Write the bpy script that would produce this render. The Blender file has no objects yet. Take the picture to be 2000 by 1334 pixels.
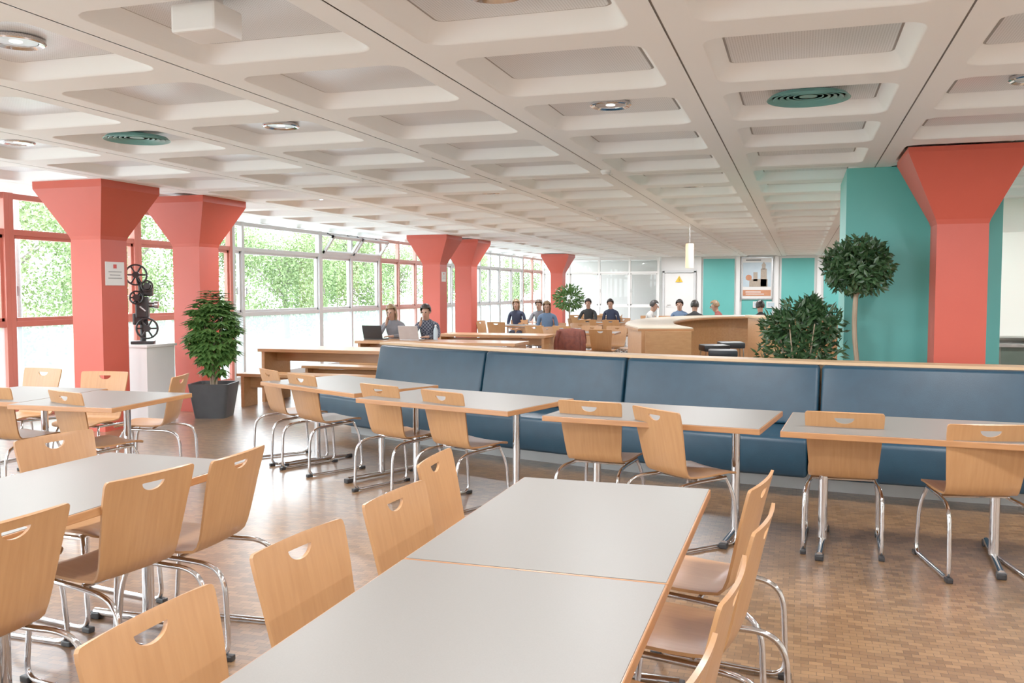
import bpy, bmesh, math, random
from mathutils import Vector, Matrix
random.seed(7)
SC=bpy.context.scene; COL=SC.collection
C=2.725
# ---------------------------------------------------------------- materials
def nmat(name,c1,c2=None,rough=.5,metal=0,scale=8,stretch=(1,1,1),bump=0,bscale=60,coat=0,detail=3,emit=None,es=0,spec=.5):
    m=bpy.data.materials.new(name); m.use_nodes=True
    nt=m.node_tree; b=nt.nodes['Principled BSDF']
    tc=nt.nodes.new('ShaderNodeTexCoord'); mp=nt.nodes.new('ShaderNodeMapping')
    mp.inputs['Scale'].default_value=stretch
    nt.links.new(tc.outputs['Object'],mp.inputs[0])
    n=nt.nodes.new('ShaderNodeTexNoise'); n.inputs['Scale'].default_value=scale; n.inputs['Detail'].default_value=detail
    nt.links.new(mp.outputs[0],n.inputs['Vector'])
    r=nt.nodes.new('ShaderNodeValToRGB')
    if c2 is None: c2=tuple(x*.9 for x in c1)
    r.color_ramp.elements[0].position=.3; r.color_ramp.elements[1].position=.7
    r.color_ramp.elements[0].color=(*c2,1); r.color_ramp.elements[1].color=(*c1,1)
    nt.links.new(n.outputs['Fac'],r.inputs[0]); nt.links.new(r.outputs[0],b.inputs['Base Color'])
    b.inputs['Roughness'].default_value=rough; b.inputs['Metallic'].default_value=metal
    b.inputs['Coat Weight'].default_value=coat; b.inputs['Coat Roughness'].default_value=.15
    b.inputs['Specular IOR Level'].default_value=spec
    if bump:
        n2=nt.nodes.new('ShaderNodeTexNoise'); n2.inputs['Scale'].default_value=bscale
        nt.links.new(tc.outputs['Object'],n2.inputs['Vector'])
        bp=nt.nodes.new('ShaderNodeBump'); bp.inputs['Strength'].default_value=bump; bp.inputs['Distance'].default_value=.01
        nt.links.new(n2.outputs['Fac'],bp.inputs['Height']); nt.links.new(bp.outputs[0],b.inputs['Normal'])
    if emit:
        b.inputs['Emission Color'].default_value=(*emit,1); b.inputs['Emission Strength'].default_value=es
    return m
M={}
M['ply']=nmat('beech_plywood',(.44,.21,.078),(.38,.17,.06),.42,scale=6,stretch=(9,3,.6),coat=.1)
M['plyseat']=nmat('beech_plywood_seat',(.42,.20,.074),(.36,.16,.057),.46,scale=6,stretch=(9,.6,3),coat=.05,spec=.35)
M['edge']=nmat('wood_edge',(.42,.18,.06),(.33,.13,.042),.4,scale=5,stretch=(1,1,8),coat=.2)
M['wood']=nmat('light_wood',(.46,.22,.085),(.39,.175,.063),.4,scale=4,stretch=(.8,8,8),coat=.2)
M['ledge']=nmat('pale_wood',(.58,.38,.21),(.51,.32,.165),.45,scale=4,stretch=(1,6,6))
M['lam']=nmat('grey_laminate',(.168,.155,.138),(.158,.145,.128),.42,scale=300,detail=1,spec=.35)
M['cream_lam']=nmat('cream_laminate',(.55,.46,.34),None,.4,scale=4)
M['chrome']=nmat('chrome',(.72,.72,.74),(.68,.68,.70),.1,1,scale=3)
M['alu']=nmat('brushed_aluminium',(.5,.5,.5),(.42,.42,.43),.3,1,scale=20)
M['black']=nmat('black_plastic',(.012,.012,.014),(.008,.008,.009),.4,scale=30)
M['red']=nmat('red_paint',(.53,.062,.034),(.50,.057,.031),.5,scale=3,bump=.04,bscale=120)
M['redframe']=nmat('red_frame_paint',(.56,.15,.105),(.52,.13,.09),.4,scale=3)
M['glareframe']=nmat('glare_red_frame_paint',(.62,.32,.27),(.58,.29,.24),.4,scale=3)  # red frame paint made paler to put window glare into the colour
M['teal']=nmat('teal_paint',(.085,.43,.395),(.08,.41,.375),.5,scale=2,bump=.04,bscale=120)
M['tealm']=nmat('teal_metal',(.12,.34,.32),(.10,.29,.28),.4,scale=10)
M['blue']=nmat('blue_leather',(.0065,.036,.064),(.005,.029,.053),.40,scale=8,bump=.12,bscale=220,spec=.4)
M['navy']=nmat('dark_navy_leather',(.006,.009,.015),(.004,.006,.01),.45,scale=8)
M['white']=nmat('white_paint',(.80,.79,.78),(.77,.76,.75),.5,scale=2)
M['frame']=nmat('grey_white_frame',(.62,.63,.64),(.59,.60,.61),.4,scale=4)
M['plinth']=nmat('white_plinth',(.52,.52,.51),(.48,.48,.47),.5,scale=3)
M['ceil']=nmat('ceiling_concrete_paint',(.925,.95,.96),(.905,.93,.94),.6,scale=1.2,bump=.02,bscale=90)
M['groove']=nmat('ceiling_joint',(.36,.35,.34),(.30,.29,.28),.8,scale=5)
M['cream']=nmat('cream_wall',(.84,.80,.72),(.82,.78,.70),.6,scale=2)
M['pot']=nmat('dark_grey_planter',(.032,.035,.038),(.024,.027,.03),.5,scale=12,bump=.1)
M['soil']=nmat('soil',(.08,.05,.03),(.04,.025,.015),.9,scale=60)
M['leaf']=nmat('leaf_green',(.115,.24,.055),(.04,.12,.022),.4,scale=9)
M['leafd']=nmat('dark_leaf_green',(.036,.095,.03),(.013,.042,.012),.42,scale=9)
M['bark']=nmat('bark',(.36,.28,.19),(.25,.18,.11),.8,scale=20,stretch=(1,1,.2),bump=.3)
M['treeleaf']=nmat('tree_foliage',(.20,.28,.11),(.14,.22,.075),.7,scale=.4)
M['treebark']=nmat('tree_bark',(.20,.17,.14),(.14,.12,.10),.8,scale=8,stretch=(1,1,.2),bump=.3)
M['grass']=nmat('lawn',(.22,.28,.14),(.17,.23,.11),.9,scale=.5)
M['bounce']=nmat('pale_bounce_ground',(.66,.66,.64),(.6,.6,.58),.9,scale=1.5)
M['paper']=nmat('paper',(.72,.71,.69),(.70,.69,.67),.6,scale=5)
M['signred']=nmat('sign_red',(.6,.04,.03),None,.6)
M['ink']=nmat('ink_grey',(.2,.2,.2),None,.6)
M['yellow']=nmat('sign_yellow',(.8,.5,.02),None,.5)
M['orange']=nmat('poster_orange',(.55,.21,.09),(.45,.16,.07),.5,scale=6)
M['stone']=nmat('poster_stone',(.38,.30,.22),(.28,.22,.17),.5,scale=30)
M['sky']=nmat('poster_sky',(.48,.58,.64),(.40,.51,.59),.5,scale=4)
M['lampglow']=nmat('lamp_glow',(.8,.6,.4),None,.4,emit=(1,.58,.26),es=.5)
M['bulb']=nmat('bulb_glow',(.9,.88,.8),None,.3,emit=(1,.95,.85),es=2)
M['skin']=nmat('skin',(.47,.25,.165),(.42,.22,.145),.5,scale=8)
M['hairb']=nmat('dark_hair',(.018,.012,.009),(.01,.006,.005),.5,scale=60)
M['hairl']=nmat('blonde_hair',(.28,.17,.08),(.19,.11,.05),.5,scale=60)
M['hairm']=nmat('brown_hair',(.10,.05,.028),(.06,.03,.015),.5,scale=60)
M['denim']=nmat('dark_denim',(.025,.033,.06),(.02,.025,.045),.8,scale=40)
M['shoe']=nmat('shoe_leather',(.03,.025,.025),None,.5)
M['eye']=nmat('eye_dark',(.02,.015,.01),None,.2)
M['lip']=nmat('lip',(.36,.11,.08),None,.5)
M['silver']=nmat('silver_laptop',(.6,.6,.62),None,.3,.6)
M['screen']=nmat('laptop_screen',(.03,.04,.06),None,.2)
M['coat']=nmat('rust_brown_cloth',(.17,.035,.018),(.10,.02,.012),.85,scale=14,bump=.3,bscale=40)
M['darkglass']=nmat('counter_front',(.08,.10,.08),(.06,.08,.06),.4,scale=3)
for k,c in dict(shirtg=(.16,.16,.18),shirtn=(.015,.022,.055),shirtb=(.10,.17,.29),shirtw=(.5,.48,.45),shirtk=(.015,.015,.015),shirtr=(.22,.045,.035)).items():
    M[k]=nmat('cloth_'+k,c,None,.85,scale=30)
def checker():
    m=bpy.data.materials.new('checked_shirt'); m.use_nodes=True; nt=m.node_tree; b=nt.nodes['Principled BSDF']
    tc=nt.nodes.new('ShaderNodeTexCoord'); ck=nt.nodes.new('ShaderNodeTexChecker'); ck.inputs['Scale'].default_value=34
    ck.inputs['Color1'].default_value=(.015,.022,.045,1); ck.inputs['Color2'].default_value=(.14,.15,.19,1)
    nt.links.new(tc.outputs['Object'],ck.inputs[0]); nt.links.new(ck.outputs[0],b.inputs['Base Color']); b.inputs['Roughness'].default_value=.85
    return m
M['check']=checker()
def perforated():
    m=nmat('perforated_metal_panel',(.76,.79,.82),(.73,.76,.79),.33,.12,scale=2)
    nt=m.node_tree; b=nt.nodes['Principled BSDF']; tc=nt.nodes.new('ShaderNodeTexCoord')
    v=nt.nodes.new('ShaderNodeTexVoronoi'); v.inputs['Scale'].default_value=75; v.inputs['Randomness'].default_value=0
    nt.links.new(tc.outputs['Object'],v.inputs['Vector'])
    r=nt.nodes.new('ShaderNodeValToRGB'); r.color_ramp.elements[0].position=.22; r.color_ramp.elements[0].color=(.62,.62,.62,1); r.color_ramp.elements[1].position=.34
    nt.links.new(v.outputs['Distance'],r.inputs[0])
    mx=nt.nodes.new('ShaderNodeMix'); mx.data_type='RGBA'; mx.blend_type='MULTIPLY'; mx.inputs[0].default_value=1
    src=b.inputs['Base Color'].links[0].from_socket
    nt.links.new(src,mx.inputs[6]); nt.links.new(r.outputs[0],mx.inputs[7]); nt.links.new(mx.outputs[2],b.inputs['Base Color'])
    return m
M['perf']=perforated()
def floor_mat():
    m=bpy.data.materials.new('block_parquet'); m.use_nodes=True; nt=m.node_tree; b=nt.nodes['Principled BSDF']
    tc=nt.nodes.new('ShaderNodeTexCoord'); mp=nt.nodes.new('ShaderNodeMapping'); nt.links.new(tc.outputs['Object'],mp.inputs[0])
    br=nt.nodes.new('ShaderNodeTexBrick'); br.inputs['Scale'].default_value=1
    br.inputs['Brick Width'].default_value=.06; br.inputs['Row Height'].default_value=.035; br.inputs['Mortar Size'].default_value=.0012
    br.inputs['Color1'].default_value=(.255,.135,.056,1); br.inputs['Color2'].default_value=(.135,.066,.026,1); br.inputs['Mortar'].default_value=(.06,.03,.013,1)
    nt.links.new(mp.outputs[0],br.inputs['Vector'])
    n=nt.nodes.new('ShaderNodeTexNoise'); n.inputs['Scale'].default_value=1.3; n.inputs['Detail'].default_value=4
    nt.links.new(tc.outputs['Object'],n.inputs['Vector'])
    r=nt.nodes.new('ShaderNodeValToRGB'); r.color_ramp.elements[0].color=(.8,.8,.8,1); r.color_ramp.elements[1].color=(1.15,1.12,1.1,1)
    nt.links.new(n.outputs['Fac'],r.inputs[0])
    mx=nt.nodes.new('ShaderNodeMix'); mx.data_type='RGBA'; mx.blend_type='MULTIPLY'; mx.inputs[0].default_value=1
    nt.links.new(br.outputs['Color'],mx.inputs[6]); nt.links.new(r.outputs[0],mx.inputs[7]); nt.links.new(mx.outputs[2],b.inputs['Base Color'])
    r2=nt.nodes.new('ShaderNodeMapRange'); r2.inputs[3].default_value=.30; r2.inputs[4].default_value=.42
    nt.links.new(n.outputs['Fac'],r2.inputs[0]); nt.links.new(r2.outputs[0],b.inputs['Roughness'])
    bp=nt.nodes.new('ShaderNodeBump'); bp.inputs['Strength'].default_value=.1; bp.inputs['Distance'].default_value=.003; bp.invert=True
    nt.links.new(br.outputs['Fac'],bp.inputs['Height']); nt.links.new(bp.outputs[0],b.inputs['Normal'])
    b.inputs['Coat Weight'].default_value=.8; b.inputs['Coat Roughness'].default_value=.25
    return m
M['floor']=floor_mat()
def glass_mat(name,tint,k):
    m=bpy.data.materials.new(name); m.use_nodes=True; nt=m.node_tree; nt.nodes.clear()
    o=nt.nodes.new('ShaderNodeOutputMaterial'); t=nt.nodes.new('ShaderNodeBsdfTransparent'); t.inputs[0].default_value=(*tint,1)
    g=nt.nodes.new('ShaderNodeBsdfGlossy'); g.inputs['Roughness'].default_value=.02
    f=nt.nodes.new('ShaderNodeLayerWeight'); f.inputs[0].default_value=.3
    mu=nt.nodes.new('ShaderNodeMath'); mu.operation='MULTIPLY_ADD'; mu.inputs[1].default_value=k; mu.inputs[2].default_value=.03
    nt.links.new(f.outputs['Facing'],mu.inputs[0])
    mx=nt.nodes.new('ShaderNodeMixShader'); nt.links.new(mu.outputs[0],mx.inputs[0]); nt.links.new(t.outputs[0],mx.inputs[1]); nt.links.new(g.outputs[0],mx.inputs[2])
    nt.links.new(mx.outputs[0],o.inputs[0]); return m
M['glass']=glass_mat('clear_glass',(.98,.99,.98),.06)
M['pglass']=glass_mat('partition_glass',(.82,.83,.83),.2)
def frosted():
    m=bpy.data.materials.new('frosted_glass'); m.use_nodes=True; nt=m.node_tree; nt.nodes.clear()
    o=nt.nodes.new('ShaderNodeOutputMaterial'); t=nt.nodes.new('ShaderNodeBsdfTransparent'); t.inputs[0].default_value=(.72,.77,.77,1)
    d=nt.nodes.new('ShaderNodeBsdfTranslucent'); d.inputs[0].default_value=(.27,.30,.305,1)
    n=nt.nodes.new('ShaderNodeTexNoise'); n.inputs['Scale'].default_value=2
    r=nt.nodes.new('ShaderNodeMapRange'); r.inputs[3].default_value=.4; r.inputs[4].default_value=.6
    nt.links.new(n.outputs['Fac'],r.inputs[0])
    mx=nt.nodes.new('ShaderNodeMixShader'); nt.links.new(r.outputs[0],mx.inputs[0]); nt.links.new(t.outputs[0],mx.inputs[1]); nt.links.new(d.outputs[0],mx.inputs[2])
    nt.links.new(mx.outputs[0],o.inputs[0]); return m
M['frost']=frosted()
# ---------------------------------------------------------------- helpers
def link(o,parent=None):
    COL.objects.link(o)
    if parent: o.parent=parent
    return o
def mk(name,bm,mats,parent=None,smooth=False,label=None,kind=None,cat=None):
    me=bpy.data.meshes.new(name)
    bmesh.ops.recalc_face_normals(bm,faces=bm.faces)
    bm.to_mesh(me); bm.free()
    if not isinstance(mats,(list,tuple)): mats=[mats]
    for m in mats: me.materials.append(m)
    if smooth:
        for p in me.polygons: p.use_smooth=True
        try: me.set_sharp_from_angle(angle=math.radians(40))
        except Exception: pass
    o=bpy.data.objects.new(name,me); link(o,parent)
    if label: o['label']=label
    if kind: o['kind']=kind
    if cat: o['category']=cat
    return o
def root(name,label,cat,loc=(0,0,0),rz=0,group=None):
    o=bpy.data.objects.new(name,None); o.empty_display_size=.1; link(o)
    o.location=loc; o.rotation_euler=(0,0,math.radians(rz)); o['label']=label; o['category']=cat
    if group: o['group']=group
    return o
def abox(bm,c,s,mi=0,rot=None,bev=0):
    r=bmesh.ops.create_cube(bm,size=1); vs=r['verts']
    mt=Matrix.Translation(c)
    if rot is not None: mt=mt@rot
    mt=mt@Matrix.Diagonal((*s,1))
    bmesh.ops.transform(bm,matrix=mt,verts=vs)
    fs={f for v in vs for f in v.link_faces}
    for f in fs: f.material_index=mi
    if bev:
        es={e for v in vs for e in v.link_edges}
        bmesh.ops.bevel(bm,geom=list(es),offset=bev,segments=2,affect='EDGES',profile=.6)
def box(name,c,s,mat,parent=None,bev=.004,rot=None,**k):
    bm=bmesh.new(); abox(bm,c,s,0,rot,bev); return mk(name,bm,mat,parent,**k)
def fillet(pts,r,n=5):
    P=[Vector(p) for p in pts]; out=[P[0]]
    for i in range(1,len(P)-1):
        a=(P[i-1]-P[i]); b=(P[i+1]-P[i]); ra=min(r,a.length*.49); rb=min(r,b.length*.49)
        A=P[i]+a.normalized()*ra; B=P[i]+b.normalized()*rb
        for k in range(n+1):
            t=k/n; out.append(A*(1-t)**2+P[i]*2*t*(1-t)+B*t*t)
    out.append(P[-1]); return out
def tube(bm,pts,r,seg=10,closed=False,mi=0,r_end=None):
    P=[Vector(p) for p in pts]; n=len(P); rings=[]
    t0=(P[1]-P[0]).normalized(); up=Vector((0,0,1)) if abs(t0.z)<.9 else Vector((1,0,0))
    u=t0.cross(up).normalized()
    for i in range(n):
        if closed: t=(P[(i+1)%n]-P[i-1]).normalized()
        elif i==0: t=t0
        elif i==n-1: t=(P[i]-P[i-1]).normalized()
        else: t=((P[i+1]-P[i]).normalized()+(P[i]-P[i-1]).normalized()).normalized()
        u=(u-t*u.dot(t)).normalized(); v=t.cross(u)
        rr=r if r_end is None else r+(r_end-r)*i/(n-1)
        rings.append([bm.verts.new(P[i]+(u*math.cos(2*math.pi*k/seg)+v*math.sin(2*math.pi*k/seg))*rr) for k in range(seg)])
    m=n if closed else n-1
    for i in range(m):
        a,b=rings[i],rings[(i+1)%n]
        for k in range(seg):
            f=bm.faces.new((a[k],a[(k+1)%seg],b[(k+1)%seg],b[k])); f.material_index=mi
    if not closed:
        bm.faces.new(rings[0]).material_index=mi; bm.faces.new(rings[-1]).material_index=mi
def lathe(bm,prof,seg=24,c=(0,0,0),mi=0,rot=None):
    rings=[]; c=Vector(c)
    for r,z in prof:
        ring=[]
        for k in range(seg):
            a=2*math.pi*k/seg; p=Vector((max(r,.0005)*math.cos(a),max(r,.0005)*math.sin(a),z))
            if rot is not None: p=rot@p
            ring.append(bm.verts.new(c+p))
        rings.append(ring)
    for i in range(len(rings)-1):
        a,b=rings[i],rings[i+1]
        for k in range(seg):
            f=bm.faces.new((a[k],a[(k+1)%seg],b[(k+1)%seg],b[k])); f.material_index=mi
    bm.faces.new(rings[0]).material_index=mi; bm.faces.new(rings[-1]).material_index=mi
def bake(o):
    dg=bpy.context.evaluated_depsgraph_get(); dg.update()
    me=bpy.data.meshes.new_from_object(o.evaluated_get(dg)); old=o.data
    o.modifiers.clear(); o.data=me; me.name=old.name
    return o
def clone(t,loc,rz=0,label=None,group=None,cat=None,scale=None):
    def rec(o,par):
        n=o.copy(); COL.objects.link(n)
        n.parent=par
        for ch in o.children: rec(ch,n)
        return n
    n=rec(t,None); n.location=loc; n.rotation_euler=(0,0,math.radians(rz))
    if scale: n.scale=scale
    if label: n['label']=label
    if group: n['group']=group
    if cat: n['category']=cat
    return n
def kill(t):
    for ch in list(t.children): kill(ch)
    bpy.data.objects.remove(t)
def leafmesh(name,leaves,mat,parent=None,**k):
    V=[];F=[]
    for base,d,up,L,W in leaves:
        d=d.normalized(); s=d.cross(up)
        if s.length<1e-3: s=Vector((1,0,0))
        s.normalize(); nn=s.cross(d).normalized(); i=len(V)
        V+= [base, base+d*L*.5+s*W*.5, base+d*L*.5-nn*W*.12, base+d*L*.5-s*W*.5, base+d*L-nn*L*.06]
        F+= [(i,i+1,i+2),(i,i+2,i+3),(i+1,i+4,i+2),(i+2,i+4,i+3)]
    me=bpy.data.meshes.new(name); me.from_pydata(V,[],F); me.materials.append(mat)
    o=bpy.data.objects.new(name,me); link(o,parent)
    for a,b in k.items(): o[a]=b
    return o
def rdir():
    while True:
        v=Vector((random.uniform(-1,1),random.uniform(-1,1),random.uniform(-1,1)))
        if .1<v.length<1: return v.normalized()
# ---------------------------------------------------------------- room shell
XL=-9.0; XR=6.0; Y0=-3.5; Y1=32.0
SX=1.262; SY=1.215; CX0=.03; CY0=6.07
bm=bmesh.new(); abox(bm,((XL+XR)/2,(Y0+36)/2,-.1),(XR-XL+.2,36-Y0,.2)); mk('floor',bm,M['floor'],kind='structure',label='glossy brown wood block parquet floor')
def ceiling():
    bm=bmesh.new(); ng=5
    xs=[CX0+SX*i for i in range(-7,5)]; ys=[CY0+SY*j for j in range(-8,25)]
    def ring(cx,cy,d,z,rad):
        hx,hy=.495-d,.478-d
        out=[]
        for q,(sx,sy) in enumerate(((1,1),(-1,1),(-1,-1),(1,-1))):
            ox,oy=cx+sx*(hx-rad),cy+sy*(hy-rad); a0=q*math.pi/2
            for k in range(ng):
                a=a0+(math.pi/2)*k/(ng-1)
                out.append(bm.verts.new((ox+rad*math.cos(a),oy+rad*math.sin(a),z)))
        return out
    lats=[CY0+SY*(2.5+8*k) for k in range(-1,3)]
    for cx in xs:
        for cy in ys:
            gx=.005
            y0=cy-SY/2+(.005 if any(abs(cy-SY/2-l)<.1 for l in lats) else 0)
            y1=cy+SY/2-(.005 if any(abs(cy+SY/2-l)<.1 for l in lats) else 0)
            x0,x1=cx-SX/2+gx,cx+SX/2-gx
            cs=[bm.verts.new((x1,y1,C)),bm.verts.new((x0,y1,C)),bm.verts.new((x0,y0,C)),bm.verts.new((x1,y0,C))]
            R=[ring(cx,cy,0,C,.11),ring(cx,cy,.009,C+.004,.10),ring(cx,cy,.018,C+.016,.09),ring(cx,cy,.062,C+.08,.06),ring(cx,cy,.072,C+.09,.05)]
            r0=R[0]; n=len(r0)
            for q in range(4):
                for k in range(ng-1): bm.faces.new((cs[q],r0[q*ng+k],r0[q*ng+k+1]))
                bm.faces.new((cs[q],r0[q*ng+ng-1],r0[((q+1)*ng)%n],cs[(q+1)%4]))
            for a,b in zip(R[:-1],R[1:]):
                for k in range(n):
                    f=bm.faces.new((a[k],a[(k+1)%n],b[(k+1)%n],b[k])); f.smooth=True
            rs=ring(cx,cy,.078,C+.093,.045); rp=ring(cx,cy,.086,C+.087,.04)
            for a,b,mi in ((R[-1],rs,1),(rs,rp,1)):
                for k in range(n):
                    f=bm.faces.new((a[k],a[(k+1)%n],b[(k+1)%n],b[k])); f.material_index=mi
            f=bm.faces.new(rp); f.material_index=2
    for i in range(-8,5):
        x=CX0+SX*(i+.5); abox(bm,(x,16,C+.014),(.03,40,.012),1)
    for l in lats: abox(bm,(-1.8,l,C+.014),(15.2,.03,.012),1)
    abox(bm,(-1.5,15.5,C+.35),(16,41,.1),0)
    return mk('ceiling',bm,[M['ceil'],M['groove'],M['perf']],kind='structure',label='white coffered ceiling with perforated metal inlays')
ceiling()
WN=[0]
def quad(bm,x0,x1,y,z0,z1):
    bm.faces.new([bm.verts.new(p) for p in ((x0,y,z0),(x1,y,z0),(x1,y,z1),(x0,y,z1))])
def window(p0,p1,fm,mull=(),rails=(1.15,2.25),frost=True,tilt=False,top=C-.01,w=.07):
    WN[0]+=1; p0=Vector((*p0,0)); p1=Vector((*p1,0)); L=(p1-p0).length; ang=math.atan2(p1.y-p0.y,p1.x-p0.x)
    bm=bmesh.new(); xs=[w/2]+list(mull)+[L-w/2]
    for x in xs: abox(bm,(x,0,top/2),(w,.09,top),0,None,.006)
    for z in [.05]+list(rails)+[top-.04]:
        abox(bm,(L/2,0,z),(L-.01,.07,w if z>.1 else .1),0,None,.006)
    for a,b in zip(xs[:-1],xs[1:]):
        x0,x1=a+w/2,b-w/2; z0=rails[0]+w/2; z1=rails[-1]-w/2
        for x in (x0+.02,x1-.02): abox(bm,(x,.02,(z0+z1)/2),(.04,.06,z1-z0))
        for z in (z0+.02,z1-.02): abox(bm,((x0+x1)/2,.02,z),(x1-x0,.06,.04))
    o=mk('window_%d'%WN[0],bm,fm,kind='structure',label='tall glazed window bay with painted frame'); o.location=p0; o.rotation_euler=(0,0,ang)
    bm=bmesh.new(); quad(bm,.03,L-.03,0,rails[0],top-.02); mk('window_glass',bm,M['glass'],o)
    bm=bmesh.new(); quad(bm,.03,L-.03,0,.05,rails[0]); mk('lower_glass_panel',bm,M['frost'] if frost else M['glass'],o)
    for a in xs[:-1]:
        box('window_handle',(a+w/2+.02,-.06,1.55),(.02,.02,.12),M['alu'],o)
    if tilt:
        for a,b in zip(xs[:-1],xs[1:]):
            bm=bmesh.new(); wd=b-a-w; cx=(a+b)/2; h=.42; r=Matrix.Rotation(math.radians(35),4,'X'); q=Vector((cx,-.05,2.29))
            for dx in (-wd/2+.03,wd/2-.03): abox(bm,q+r@Vector((dx,0,h/2)),(.06,.05,h),0,r)
            for dz in (.03,h-.03): abox(bm,q+r@Vector((0,0,dz)),(wd,.05,.06),0,r)
            mk('tilted_sash',bm,fm,o)
            for sx in (-1,1):
                bm=bmesh.new(); tube(bm,[q+Vector((sx*wd*.35,0,.40)),q+r@Vector((sx*wd*.35,-.02,h-.05))],.012,6)
                mk('sash_stay',bm,M['black'],o)
    return o
rf,wf,pf=M['redframe'],M['frame'],M['glareframe']
for a,b,m,mu,t in [(-3.5,-.5,rf,(1.5,),0),(-.5,2.5,rf,(1.5,),0),(2.5,5.5,rf,(1.5,),0),(5.5,8.5,rf,(1.5,),0),(8.5,10.7,rf,(1.12,),0),(10.7,12.95,rf,(1.05,),0),
    (12.95,15.85,wf,(.3,),0),(15.85,18.5,wf,(1.3,),1),(18.5,21.5,pf,(1.0,2.0),0),(21.5,24.3,wf,(1.4,),0),(24.3,27,wf,(.9,1.8),0),(27,29.5,wf,(1.25,),0),(29.5,32,pf,(1.2,),0)]:
    window((XL,a),(XL,b),m,mu,tilt=bool(t))
window((-9,Y0),(-5.3,Y0),wf,(1.85,),rails=(.6,2.25),frost=False)  # unseen bay added behind the camera to let daylight in
box('wall_front',(.35,Y0-.06,1.4),(11.3,.12,2.8),M['cream'],kind='structure',label='cream painted wall')
box('wall_right',(XR+.06,16.2,1.4),(.12,39.4,3.0),M['cream'],kind='structure',label='cream painted wall')
box('wall_rear',(-1.5,36,1.4),(15.4,.12,3.2),M['white'],kind='structure',label='white wall behind the glass partition')
box('wall_back',(.68,Y1+.1,C/2),(10.66,.15,C),M['white'],kind='structure',label='white wall with teal panels')
for i,(a,b) in enumerate([(-3.2,-2.15),(-1.9,-.9),(-.6,.45),(.75,1.9),(2.2,3.4),(3.7,5)]):
    box('trim_%d'%(i+1),((a+b)/2,Y1+.01,1.40),(b-a,.04,2.5),M['teal'],kind='structure',label='teal wall panel')
for i,x in enumerate([-3.32,-2.02,-.75,.6]):
    box('trim_%d'%(i+10),(x,Y1-.03,C/2),(.12,.12,C),M['white'],kind='structure',label='white wall post')
o=window((-8.95,Y1-.1),(-4.7,Y1-.1),M['white'],(1.0,2.1,3.2),rails=(1.0,2.2),frost=False)
for ch in o.children:
    if 'glass' in ch.name: ch.data.materials[0]=M['pglass']
o['label']='white framed glass partition with glazed panels'
d=box('door_1',(-4.02,Y1-.02,1.08),(1.0,.06,2.16),M['white'],kind='structure',label='white door with yellow warning sign')
bm=bmesh.new(); tube(bm,[(-4.42,Y1-.07,1.05),(-4.42,Y1-.12,1.05),(-4.3,Y1-.12,1.05)],.012,8); mk('door_handle',bm,M['alu'],d)
bm=bmesh.new()
for x in (-4.56,-3.48): abox(bm,(x,Y1-.02,1.12),(.07,.1,2.24))
abox(bm,(-4.02,Y1-.02,2.22),(1.15,.1,.07)); mk('trim_20',bm,M['frame'],kind='structure',label='grey door frame')
r=root('warning_sign','yellow triangular warning sign on the white door','sign',(-4.02,Y1-.06,1.95))
bm=bmesh.new(); vs=[bm.verts.new(p) for p in ((-.13,0,-.1),(.13,0,-.1),(0,0,.13))]; f=bm.faces.new(vs); e=bmesh.ops.extrude_face_region(bm,geom=[f]); bmesh.ops.translate(bm,vec=(0,-.008,0),verts=[v for v in e['geom'] if isinstance(v,bmesh.types.BMVert)])
mk('sign_plate',bm,M['yellow'],r)
bm=bmesh.new(); tube(bm,[(.01,-.012,.07),(-.02,-.012,.0),(.02,-.012,.0),(-.005,-.012,-.07)],.007,6); mk('lightning_symbol',bm,M['black'],r)
box('wall_center',(1.09,10.05,C/2),(1.36,1.4,C),M['teal'],bev=.006,kind='structure',label='teal painted wall block behind the red column')
box('wall_servery',(4.2,13.0,C/2),(3.6,.15,C),M['cream'],kind='structure',label='cream wall of the servery')
r=root('wall_cupboard','cream wall-mounted cupboard above the serving counter','cabinet',(3.35,12.62,0))
box('body',(0,0,1.62),(2.1,.6,1.28),M['cream'],r)
for x in (-.78,-.26,.26,.78): box('door',(x,-.31,1.62),(.5,.02,1.24),M['cream'],r)
r=root('serving_counter','dark grey-green serving counter with steel top','counter',(3.35,12.45,0))
box('body',(0,0,.44),(2.1,.8,.88),M['darkglass'],r); box('countertop',(0,0,.9),(2.16,.86,.04),M['alu'],r)
# ---------------------------------------------------------------- columns
def column(x,y,s=.20,cp=.455,lab='square red painted column with flared capital',lip=.08):
    r=root('column',lab,'column',(x,y,0),0,'red flared columns')
    box('shaft',(0,0,2.11/2),(2*s,2*s,2.11),M['red'],r,0)
    bm=bmesh.new(); h=[(s,2.11),(s+.012,2.15),(cp,C-lip),(cp,C+.001)]
    rings=[[bm.verts.new((sx*a,sy*a,z)) for sx,sy in ((1,1),(-1,1),(-1,-1),(1,-1))] for a,z in h]
    for p,q in zip(rings[:-1],rings[1:]):
        for k in range(4): bm.faces.new((p[k],p[(k+1)%4],q[(k+1)%4],q[k]))
    bm.faces.new(rings[0]); bm.faces.new(rings[-1])
    mk('capital',bm,M['red'],r)
    return r
for x,y in [(-7.455,8.28),(-7.455,9.98),(-7.5,18.15),(-7.455,19.95),(-7.5,28.6),(1.295,18.75)]: column(x,y)
column(1.29,8.6,.198,.46,lip=.04)
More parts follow.
